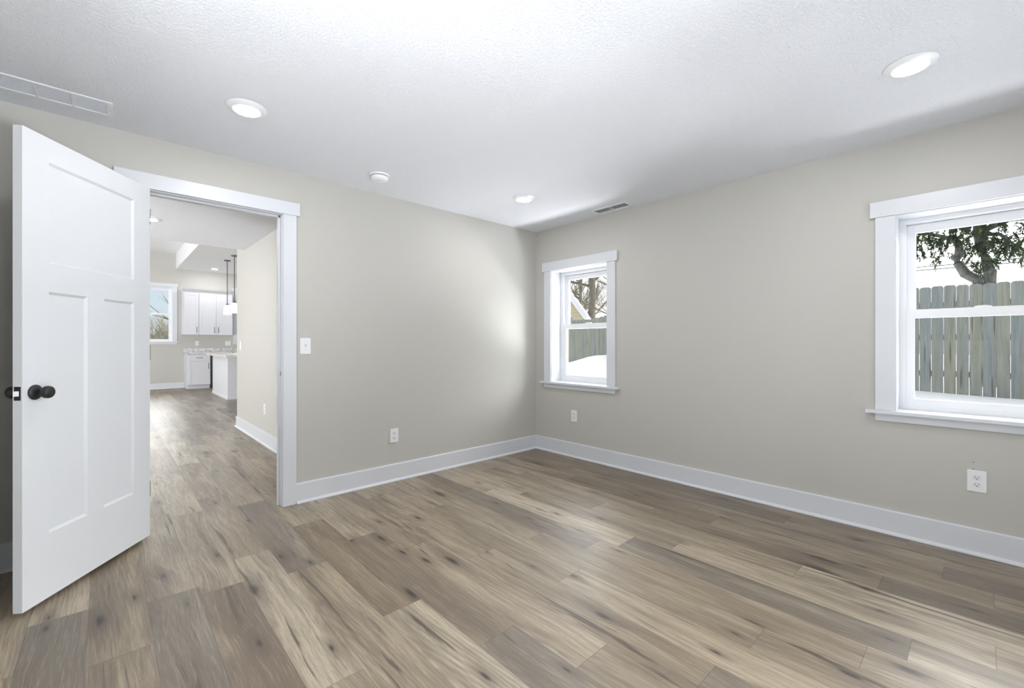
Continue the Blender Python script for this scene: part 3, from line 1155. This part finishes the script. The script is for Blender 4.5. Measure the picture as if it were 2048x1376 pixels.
# ------------------------------------------------------------------ kitchen
def shaker(mb, x0, x1, yf, z0, z1, rail=0.058):
    """shaker front facing -y, front face at yf"""
    mb.box(x0, x1, yf + .006, yf + .019, z0, z1)
    mb.box(x0, x0 + rail, yf, yf + .0065, z0, z1, 0.001, 1)
    mb.box(x1 - rail, x1, yf, yf + .0065, z0, z1, 0.001, 1)
    mb.box(x0 + rail, x1 - rail, yf, yf + .0065, z1 - rail, z1)
    mb.box(x0 + rail, x1 - rail, yf, yf + .0065, z0, z0 + rail)
    return mb


def pull(parent, x, yf, z0, z1, horiz=False):
    mb = MB()
    if horiz:
        mb.tube([(x - .07, yf - .028, z0), (x + .07, yf - .028, z0)], 0.0055, 8)
        mb.tube([(x - .05, yf, z0), (x - .05, yf - .028, z0)], 0.0045, 8)
        mb.tube([(x + .05, yf, z0), (x + .05, yf - .028, z0)], 0.0045, 8)
    else:
        mb.tube([(x, yf - .028, z0), (x, yf - .028, z1)], 0.0055, 8)
        mb.tube([(x, yf, z0 + .02), (x, yf - .028, z0 + .02)], 0.0045, 8)
        mb.tube([(x, yf, z1 - .02), (x, yf - .028, z1 - .02)], 0.0045, 8)
    return mb.build('handle', M['black'], parent, smooth=True)


def wall_cab(x0, x1, doors, label):
    yb, yf = FAR, FAR - 0.325
    z0, z1 = 1.372, 2.452
    r = root('wall_cabinet', ((x0 + x1) / 2, yb, z0), label, 'cabinet', 'white kitchen wall cabinets')
    mb = MB()
    mb.box(x0 + .0005, x1 - .0005, yf, yb, z0, z1 + .02)
    mb.build('cabinet_body', M['cabinet'], r)
    for (a, b, hx) in doors:
        d = shaker(MB(), a, b, yf - .0195, z0 + .006, z1 - .004).build('cabinet_door', M['cabinet'], r)
        pull(d, hx, yf - .0195, z0 + .055, z0 + .205)
    return r


wall_cab(-2.052, -1.725, [(-2.030, -1.730, -1.772)], 'white one-door wall cabinet nearest the kitchen window')
wall_cab(-1.725, -0.975, [(-1.720, -1.354, -1.393), (-1.348, -0.981, -1.307)], 'white two-door wall cabinet behind the pendants')
mb = MB()
prof = [(0.0, 2.470), (0.0, 2.478), (-0.045, 2.516), (-0.050, 2.524), (0.30, 2.524), (0.30, 2.470)]
mb.poly([(-2.052 + min(p, 0), FAR - .325 + p if p < .2 else FAR, z) for p, z in prof], (1.077, 0, 0))
mb.poly([(-2.052, FAR - .325 - .0, 2.471), (-2.097, FAR - .37, 2.516), (-2.102, FAR - .375, 2.524), (-2.05, FAR - .375, 2.524), (-2.05, FAR - .325, 2.471)], (0, 0.374, 0))
tag(mb.build('crown_moulding', M['cabinet'], loc=(-1.55, FAR - .2, 2.47)), 'white crown moulding on top of the wall cabinets', 'moulding')

r = root('base_cabinet', (-1.75, FAR, 0), 'white base cabinet with one drawer over one door', 'cabinet')
mb = MB()
mb.box(-1.992, -1.515, FAR - .60, FAR, 0.100, 0.880)
mb.box(-1.992, -1.515, FAR - .520, FAR, 0.001, 0.100)
mb.build('cabinet_body', M['cabinet'], r)
d = shaker(MB(), -1.975, -1.520, FAR - .6195, 0.112, 0.688).build('cabinet_door', M['cabinet'], r)
pull(d, -1.557, FAR - .6195, 0.50, 0.65)
mb = MB()
mb.box(-1.975, -1.520, FAR - .6195, FAR - .60, 0.702, 0.868, 0.002, 1)
d = mb.build('drawer', M['cabinet'], r)
pull(d, -1.745, FAR - .6195, 0.785, 0, True)

r = root('dishwasher', (-1.205, FAR, 0), 'dark-edged built-in appliance beside the base cabinet', 'appliance')
mb = MB()
mb.box(-1.508, -0.905, FAR - .60, FAR - .03, 0.09, 0.875, 0.003, 1)
mb.box(-1.508, -0.905, FAR - .55, FAR - .03, 0.001, 0.09)
mb.build('appliance_body', M['dark'], r)
mb = MB()
mb.box(-1.495, -0.915, FAR - .625, FAR - .60, 0.12, 0.87, 0.004, 2)
d = mb.build('appliance_door', M['dark'], r)
mb = MB()
mb.tube([(-1.45, FAR - .66, 0.80), (-0.96, FAR - .66, 0.80)], 0.009, 10)
mb.tube([(-1.42, FAR - .624, 0.80), (-1.42, FAR - .66, 0.80)], 0.007, 8)
mb.tube([(-0.99, FAR - .624, 0.80), (-0.99, FAR - .66, 0.80)], 0.007, 8)
mb.build('handle', M['steel'], d, smooth=True)

r = root('countertop', (-1.2, FAR, 0.88), 'grey-veined white countertop against the far kitchen wall', 'countertop')
mb = MB()
mb.box(-2.018, -0.02, FAR - .645, FAR, 0.881, 0.920, 0.003, 2)
mb.build('counter_slab', M['counter'], r)
mb = MB()
mb.box(-2.010, -0.02, FAR - .02, FAR, 0.920, 1.025, 0.002, 1)
mb.build('backsplash', M['counter'], r)

r = root('kitchen_island', (-1.2, 7.9, 0), 'white panelled kitchen island beyond the hall wall', 'island')
mb = MB()
mb.box(-1.670, -0.75, 7.08, 8.78, 0.001, 0.878, 0.002, 1)
mb.build('island_body', M['cabinet'], r)
mb = MB()
mb.box(-1.684, -0.736, 7.066, 8.79, 0.001, 0.055, 0.004, 1)
mb.build('base_moulding', M['cabinet'], r)
mb = MB()
mb.box(-1.784, -0.70, 6.62, 8.86, 0.880, 0.920, 0.004, 2)
tag(mb.build('island_countertop', M['counter'], loc=(-1.24, 7.8, 0.88)), 'grey-veined white countertop on the kitchen island', 'countertop')


def pendant(x, y, label):
    r = root('pendant_light', (x, y, ZLO), label, 'pendant light', 'pendants over the kitchen island')
    mb = MB()
    mb.lathe([(0, 0), (0.064, 0), (0.064, -0.014), (0.058, -0.022), (0, -0.022)], (x, y, ZLO), 'Z', 32)
    mb.build('canopy', M['darksteel'], r, smooth=True)
    mb = MB()
    mb.tube([(x, y, ZLO - .02), (x, y, 2.06)], 0.0085, 12)
    mb.build('rod', M['darksteel'], r, smooth=True)
    mb = MB()
    mb.lathe([(0, 2.065), (0.022, 2.062), (0.026, 2.045), (0.026, 2.030), (0, 2.030)], (x, y, 0), 'Z', 24)
    mb.build('socket_cap', M['darksteel'], r, smooth=True)
    mb = MB()
    mb.lathe([(0.024, 2.034), (0.045, 2.022), (0.064, 1.985), (0.072, 1.93), (0.076, 1.815), (0.073, 1.815), (0.069, 1.93), (0.060, 1.985), (0.042, 2.018), (0.024, 2.030)], (x, y, 0), 'Z', 32)
    mb.build('lamp_shade', M['shade'], r, smooth=True)


pendant(-1.430, 8.50, 'frosted pendant hanging left, farther over the island')
pendant(-1.427, 7.75, 'frosted pendant hanging right, touching the hall wall edge')

# ------------------------------------------------------------------ outdoors
def gz(x, y):
    z = 0.36 + 0.02 * math.sin(x * 1.3 + y * .7) + 0.015 * math.sin(y * 2.1 - x)
    z += 0.50 * math.exp(-(((y - 3.25) / 1.15) ** 2) - (((x - 6.0) / 1.6) ** 2))
    if x < 3.0 and y < 11:
        z -= 0.14 * min(1, (3.0 - x) / 2.0)
    return z


bm = bmesh.new()
NX, NY = 90, 110
X0, X1, Y0, Y1 = 0.245, 40, -30, 45
gv = []
for i in range(NX + 1):
    t = i / NX
    x = X0 + (X1 - X0) * t ** 1.9
    row = []
    for jn in range(NY + 1):
        s_ = jn / NY * 2 - 1
        y = 2.0 + (abs(s_) ** 1.6) * (1 if s_ > 0 else -1) * 40
        row.append(bm.verts.new((x, y, gz(x, y))))
    gv.append(row)
for i in range(NX):
    for jn in range(NY):
        bm.faces.new((gv[i][jn], gv[i + 1][jn], gv[i + 1][jn + 1], gv[i][jn + 1]))
me = bpy.data.meshes.new('ground')
bm.to_mesh(me)
bm.free()
for p in me.polygons:
    p.use_smooth = True
me.materials.append(M['snow'])
gr = bpy.data.objects.new('ground', me)
COL.objects.link(gr)
tag(gr, 'snow-covered yard sloping up to the fence', 'snow', kind='structure')
mb = MB()
mb.box(-30, 0.24, 11.0, 50, 0.15, 0.32)
struct('ground_north', mb, M['snow'], 'snow-covered yard behind the kitchen', 'snow')
mb = MB()
mb.box(-30, 0.24, -30, YF - WX - .02, 0.0, 0.20)
struct('ground_south', mb, M['snow'], 'snow-covered yard in front of the house', 'snow')

# fence
FXX = 6.30


def ftop(y):
    if y < 2.4:
        return 2.063
    return 2.063 - 0.30 * min(1, (y - 2.4) / 1.9)


fe = root('wooden_fence', (FXX, 0, 0.3), 'weathered grey dog-eared picket fence behind the snowy yard', 'fence')
random.seed(5)
y = -2.633 - 0.1412 * 22
pick = None
while y < 4.70:
    zt = ftop(y) + random.uniform(-.006, .006)
    zb = 0.30
    wd = 0.1372
    mb = MB()
    c_ = 0.030
    a, b = y, y + wd
    mb.poly([(FXX, a, zb), (FXX, b, zb), (FXX, b, zt - c_), (FXX, b - .008, zt - .012), (FXX, b - c_, zt), (FXX, a + c_, zt), (FXX, a + .008, zt - .012), (FXX, a, zt - c_)], (0.016, 0, 0))
    mb.build('picket', M['fence'], fe)
    y += 0.1412
for zz in (0.62, 1.20, 1.72):
    mb = MB()
    mb.box(FXX + .0165, FXX + .055, -5.8, 4.75, zz, zz + .09)
    mb.build('rail', M['fence'], fe)
for yy in (-5.0, -2.6, -0.2, 2.2, 4.72):
    mb = MB()
    mb.box(FXX + .056, FXX + .146, yy, yy + .09, 0.2, 1.9 if yy > 4 else 1.95)
    mb.build('fence_post', M['fence'], fe)


def grow(mb, p, d, L, r, depth, rng, bend=0.25, up=0.1, n=6, ratio=0.72, kids=(2, 3), spread=0.6):
    pts, rad = [p.copy()], [r]
    k = 4
    for i in range(k):
        d = (d + Vector((rng.uniform(-1, 1), rng.uniform(-1, 1), rng.uniform(-1, 1))) * bend * 0.4 + Vector((0, 0, up * 0.3))).normalized()
        p = p + d * L / k
        pts.append(p.copy())
        rad.append(r * (1 - 0.45 * (i + 1) / k))
    mb.tube(pts, rad, n if depth > 1 else 4, cap=False)
    if depth <= 0:
        return
    for q in range(rng.randint(*kids)):
        t = rng.uniform(0.35, 1.0)
        i = min(k, max(1, int(t * k)))
        nd = (d + Vector((rng.uniform(-1, 1), rng.uniform(-1, 1), rng.uniform(-.6, 1))) * spread).normalized()
        grow(mb, pts[i], nd, L * ratio * rng.uniform(.8, 1.15), rad[i] * 0.68, depth - 1, rng, bend, up, n, ratio, kids, spread)
    grow(mb, pts[-1], d, L * ratio, rad[-1] * .9, depth - 1, rng, bend, up, n, ratio, kids, spread)


def dtree(name, base, h, r, seed, label, cat='tree', mat='bark2', lean=(0, 0), depth=5, group='bare trees beyond the fence', first=0.35, **kw):
    rng = random.Random(seed)
    mb = MB()
    b = Vector(base)
    top = b + Vector((lean[0], lean[1], h))
    pts = [b + (top - b) * t + Vector((rng.uniform(-.05, .05), rng.uniform(-.05, .05), 0)) * (1 if 0 < t < 1 else 0) for t in (0, .2, .4, .6, .8, 1)]
    rad = [r * (1 - .55 * t) for t in (0, .2, .4, .6, .8, 1)]
    mb.tube(pts, rad, 12, cap=False)
    for i in range(kw.pop('limbs', 9)):
        t = first + (1 - first) * rng.random()
        p = b + (top - b) * t
        a = rng.uniform(0, 2 * math.pi)
        d = Vector((math.cos(a), math.sin(a), rng.uniform(.3, .9))).normalized()
        grow(mb, p, d, h * .26, r * (1 - .55 * t) * .5, depth - 1, rng, **kw)
    grow(mb, top, Vector((0, 0, 1)), h * .25, r * .42, depth - 1, rng, **kw)
    o = mb.build(name, M[mat], loc=base, smooth=False)
    return tag(o, label, cat, group)


# trees seen through the corner window
dtree('bare_tree', (15.2, 10.63, 0.3), 8.5, 0.215, 3, 'thick straight bare trunk seen in the corner window', depth=5, first=0.38, limbs=17)
dtree('bare_tree', (15.6, 9.4, 0.3), 7.5, 0.12, 8, 'bare tree leaning right behind the fence in the corner window', lean=(0.3, -1.2), depth=5, limbs=15)
dtree('bare_tree', (17.5, 13.2, 0.3), 7.0, 0.13, 21, 'fine-branched bare tree above the beige house', depth=5, limbs=18, first=.2)
dtree('bare_tree', (19.0, 15.6, 0.3), 7.0, 0.12, 34, 'twiggy bare tree at the left of the corner window', depth=5, limbs=18, first=.2)
dtree('bare_tree', (13.0, 7.3, 0.3), 6.0, 0.09, 41, 'thin multi-stemmed bare tree at the right of the corner window', depth=5, limbs=13, first=.15)

# neighbouring house
hs = root('neighbour_house', (10.9, 7.85, 0.3), 'beige neighbour house with a snow-covered roof beyond the fence', 'house')
E0 = Vector((10.909, 7.851, 0))
gd = Vector((0.829, 0.559, 0))       # ridge direction, away
pd = Vector((-0.559, 0.829, 0))      # along the gable, to the left
zE, hw = 2.20, 3.2
sl = 1.38
pts = [E0 + Vector((0, 0, .2)), E0 + Vector((0, 0, zE)), E0 + pd * hw + Vector((0, 0, zE + hw * sl)), E0 + pd * 2 * hw + Vector((0, 0, zE)), E0 + pd * 2 * hw + Vector((0, 0, .2))]
MB().poly(pts, gd * 7).build('house_walls', M['siding'], hs)
for s_ in (0, 1):
    a = E0 + pd * (-.16 if s_ == 0 else 2 * hw + .16) + Vector((0, 0, zE - .16 * sl))
    b = E0 + pd * hw + Vector((0, 0, zE + hw * sl))
    MB().poly([a - gd * .25, b - gd * .25, b - gd * .25 + Vector((0, 0, .14)), a - gd * .25 + Vector((0, 0, .14))], gd * 7.5).build('roof_board', M['trim'], hs)
    MB().poly([a - gd * .22 + Vector((0, 0, .141)), b - gd * .22 + Vector((0, 0, .141)), b - gd * .22 + Vector((0, 0, .36)), a - gd * .22 + Vector((0, 0, .32))], gd * 7.4).build('roof_snow', M['snow'], hs)

# leaning conifer behind the fence
CX = 8.2
ct = root('conifer_tree', (CX, -3.38, 0.3), 'leaning two-stemmed evergreen behind the fence in the right window', 'tree')
left = [(CX, -3.40, 0.3), (CX, -3.385, 1.6), (CX, -3.331, 2.253), (CX - .05, -3.12, 2.436), (CX - .08, -3.026, 2.637), (CX - .08, -2.997, 2.722), (CX - .05, -3.045, 2.824), (CX, -3.026, 3.031), (CX + .05, -2.959, 3.247), (CX + .1, -2.92, 3.60), (CX + .1, -2.8, 4.4), (CX, -2.7, 5.3)]
right = [(CX, -3.44, 0.3), (CX, -3.43, 1.6), (CX, -3.421, 2.243), (CX, -3.429, 2.439), (CX + .05, -3.385, 2.641), (CX + .1, -3.331, 2.913), (CX + .1, -3.304, 3.182), (CX + .1, -3.295, 3.5), (CX, -3.25, 4.5), (CX, -3.2, 5.8)]
mb = MB()
mb.tube(left, [.15, .12, .085, .08, .07, .072, .07, .062, .06, .055, .04, .02], 12)
mb.tube(right, [.16, .13, .09, .085, .08, .085, .095, .085, .065, .03], 12)
mb.tube([(CX, -3.304, 3.182), (CX - .1, -3.482, 3.24), (CX - .2, -3.654, 3.296), (CX - .2, -3.826, 3.286), (CX - .2, -4.2, 3.28)], [.06, .05, .045, .045, .04], 8)
mb.tube([(CX, -3.313, 3.141), (CX - .1, -3.552, 3.071), (CX - .15, -3.654, 2.924), (CX - .2, -3.9, 2.64)], [.04, .03, .022, .015], 8)
mb.tube([(CX, -3.007, 3.075), (CX - .1, -2.832, 3.16), (CX - .2, -2.632, 3.238), (CX - .3, -2.424, 3.304), (CX - .4, -2.1, 3.33)], [.045, .035, .03, .025, .015], 8)
mb.tube([(CX - .1, -2.832, 3.132), (CX - .15, -2.813, 2.914), (CX - .2, -2.763, 2.7)], [.014, .012, .006], 6)
mb.build('trunk', M['bark'], ct, smooth=True)
rng = random.Random(77)
bm = bmesh.new()


def spray(p, L, dirv, dens=34):
    """a drooping twig set with narrow needle leaves"""
    d = Vector(dirv).normalized()
    q = Vector(p)
    n = max(4, int(dens * L / 0.3))
    for i in range(n):
        t = i / n
        dd = (d * (1 - t) + Vector((0, 0, -1)) * t * .8 + Vector((rng.uniform(-.3, .3), rng.uniform(-.3, .3), rng.uniform(-.2, .2)))).normalized()
        q = q + dd * (L / n)
        for s_ in range(2):
            ax = (dd + Vector((rng.uniform(-1, 1), rng.uniform(-1, 1), rng.uniform(-1.0, .3)))).normalized()
            ln = rng.uniform(.035, .085)
            sd = ax.cross(Vector((rng.uniform(-1, 1), rng.uniform(-1, 1), rng.uniform(-1, 1)))).normalized() * rng.uniform(.005, .010)
            a = bm.verts.new(q)
            b = bm.verts.new(q + ax * ln * .5 + sd)
            c = bm.verts.new(q + ax * ln)
            e = bm.verts.new(q + ax * ln * .5 - sd)
            bm.faces.new((a, b, c, e))


def cluster(cy, cz, ry, rz, n, L=.3):
    for i in range(n):
        a, rr = rng.uniform(0, 6.28), math.sqrt(rng.random())
        spray((CX + rng.uniform(-.5, .35), cy + ry * rr * math.cos(a), cz + rz * rr * math.sin(a)), rng.uniform(.5, 1.1) * L,
              (rng.uniform(-.5, .5), rng.uniform(-1, 1), rng.uniform(-.8, .15)))


cluster(-2.42, 3.20, .34, .20, 46)
cluster(-2.30, 2.98, .20, .12, 12, .22)
cluster(-2.80, 2.95, .09, .28, 16, .22)
cluster(-2.95, 3.26, .34, .16, 34)
cluster(-3.30, 3.05, .20, .24, 34)
cluster(-3.28, 2.62, .13, .24, 20, .24)
cluster(-3.60, 3.02, .26, .14, 26)
cluster(-3.85, 2.86, .24, .14, 34)
cluster(-4.30, 2.95, .40, .30, 50)
cluster(-3.80, 3.36, .5, .12, 30)
cluster(-3.0, 3.75, .9, .35, 90, .4)
cluster(-3.0, 4.6, 1.0, .7, 110, .5)
cluster(-2.0, 3.55, .5, .35, 50, .4)
me = bpy.data.meshes.new('foliage')
bmesh.ops.translate(bm, vec=-Vector(ct.location), verts=bm.verts)
bm.to_mesh(me)
bm.free()
me.materials.append(M['needles'])
fo = bpy.data.objects.new('foliage', me)
COL.objects.link(fo)
fo.parent = ct
tag(fo, kind='stuff')

# utility wires
for i, (za, zb, lb) in enumerate(((3.466, 3.30, 'upper of the two low utility wires left of the evergreen'), (3.352, 3.22, 'lower of the two low utility wires left of the evergreen'), (3.86, 3.95, 'highest utility wire crossing the right window'))):
    mb = MB()
    pts = []
    for k in range(13):
        t = k / 12
        pts.append((14, 6 - 16 * t, (za + (zb - za) * ((8 + (6 - 16 * t) * -1 - 6) / 2.0) * .25 if i < 2 else za + .05 * t) - .25 * 4 * t * (1 - t) + .25))
    mb.tube(pts, 0.012, 5)
    tag(mb.build('utility_wire', M['wire'], loc=(14, -2, 3.4)), lb, 'wire', 'utility wires')

# brush and tree seen through the kitchen window
rng2 = random.Random(4)
mb = MB()
for i in range(95):
    b = Vector((-2.9 + rng2.uniform(-1.2, 1.9), 17 + rng2.uniform(-.8, 1.5), 0.3))
    grow(mb, b, Vector((rng2.uniform(-.35, .35), rng2.uniform(-.2, .2), 1)).normalized(), rng2.uniform(.85, 1.1), .026, 3, rng2, bend=.5, up=.05, n=4, ratio=.62, kids=(2, 4), spread=.7)
tag(mb.build('snowy_brush', M['twig'], loc=(-2.9, 17, 0.3)), 'tan tangled brush in the lower kitchen window pane', 'shrub', kind='stuff')
dtree('bare_tree', (-0.9, 18.2, 0.3), 4.4, 0.11, 12, 'dark bare tree at the right of the kitchen window', depth=4, mat='bark', limbs=9, first=.2, group='trees behind the kitchen')
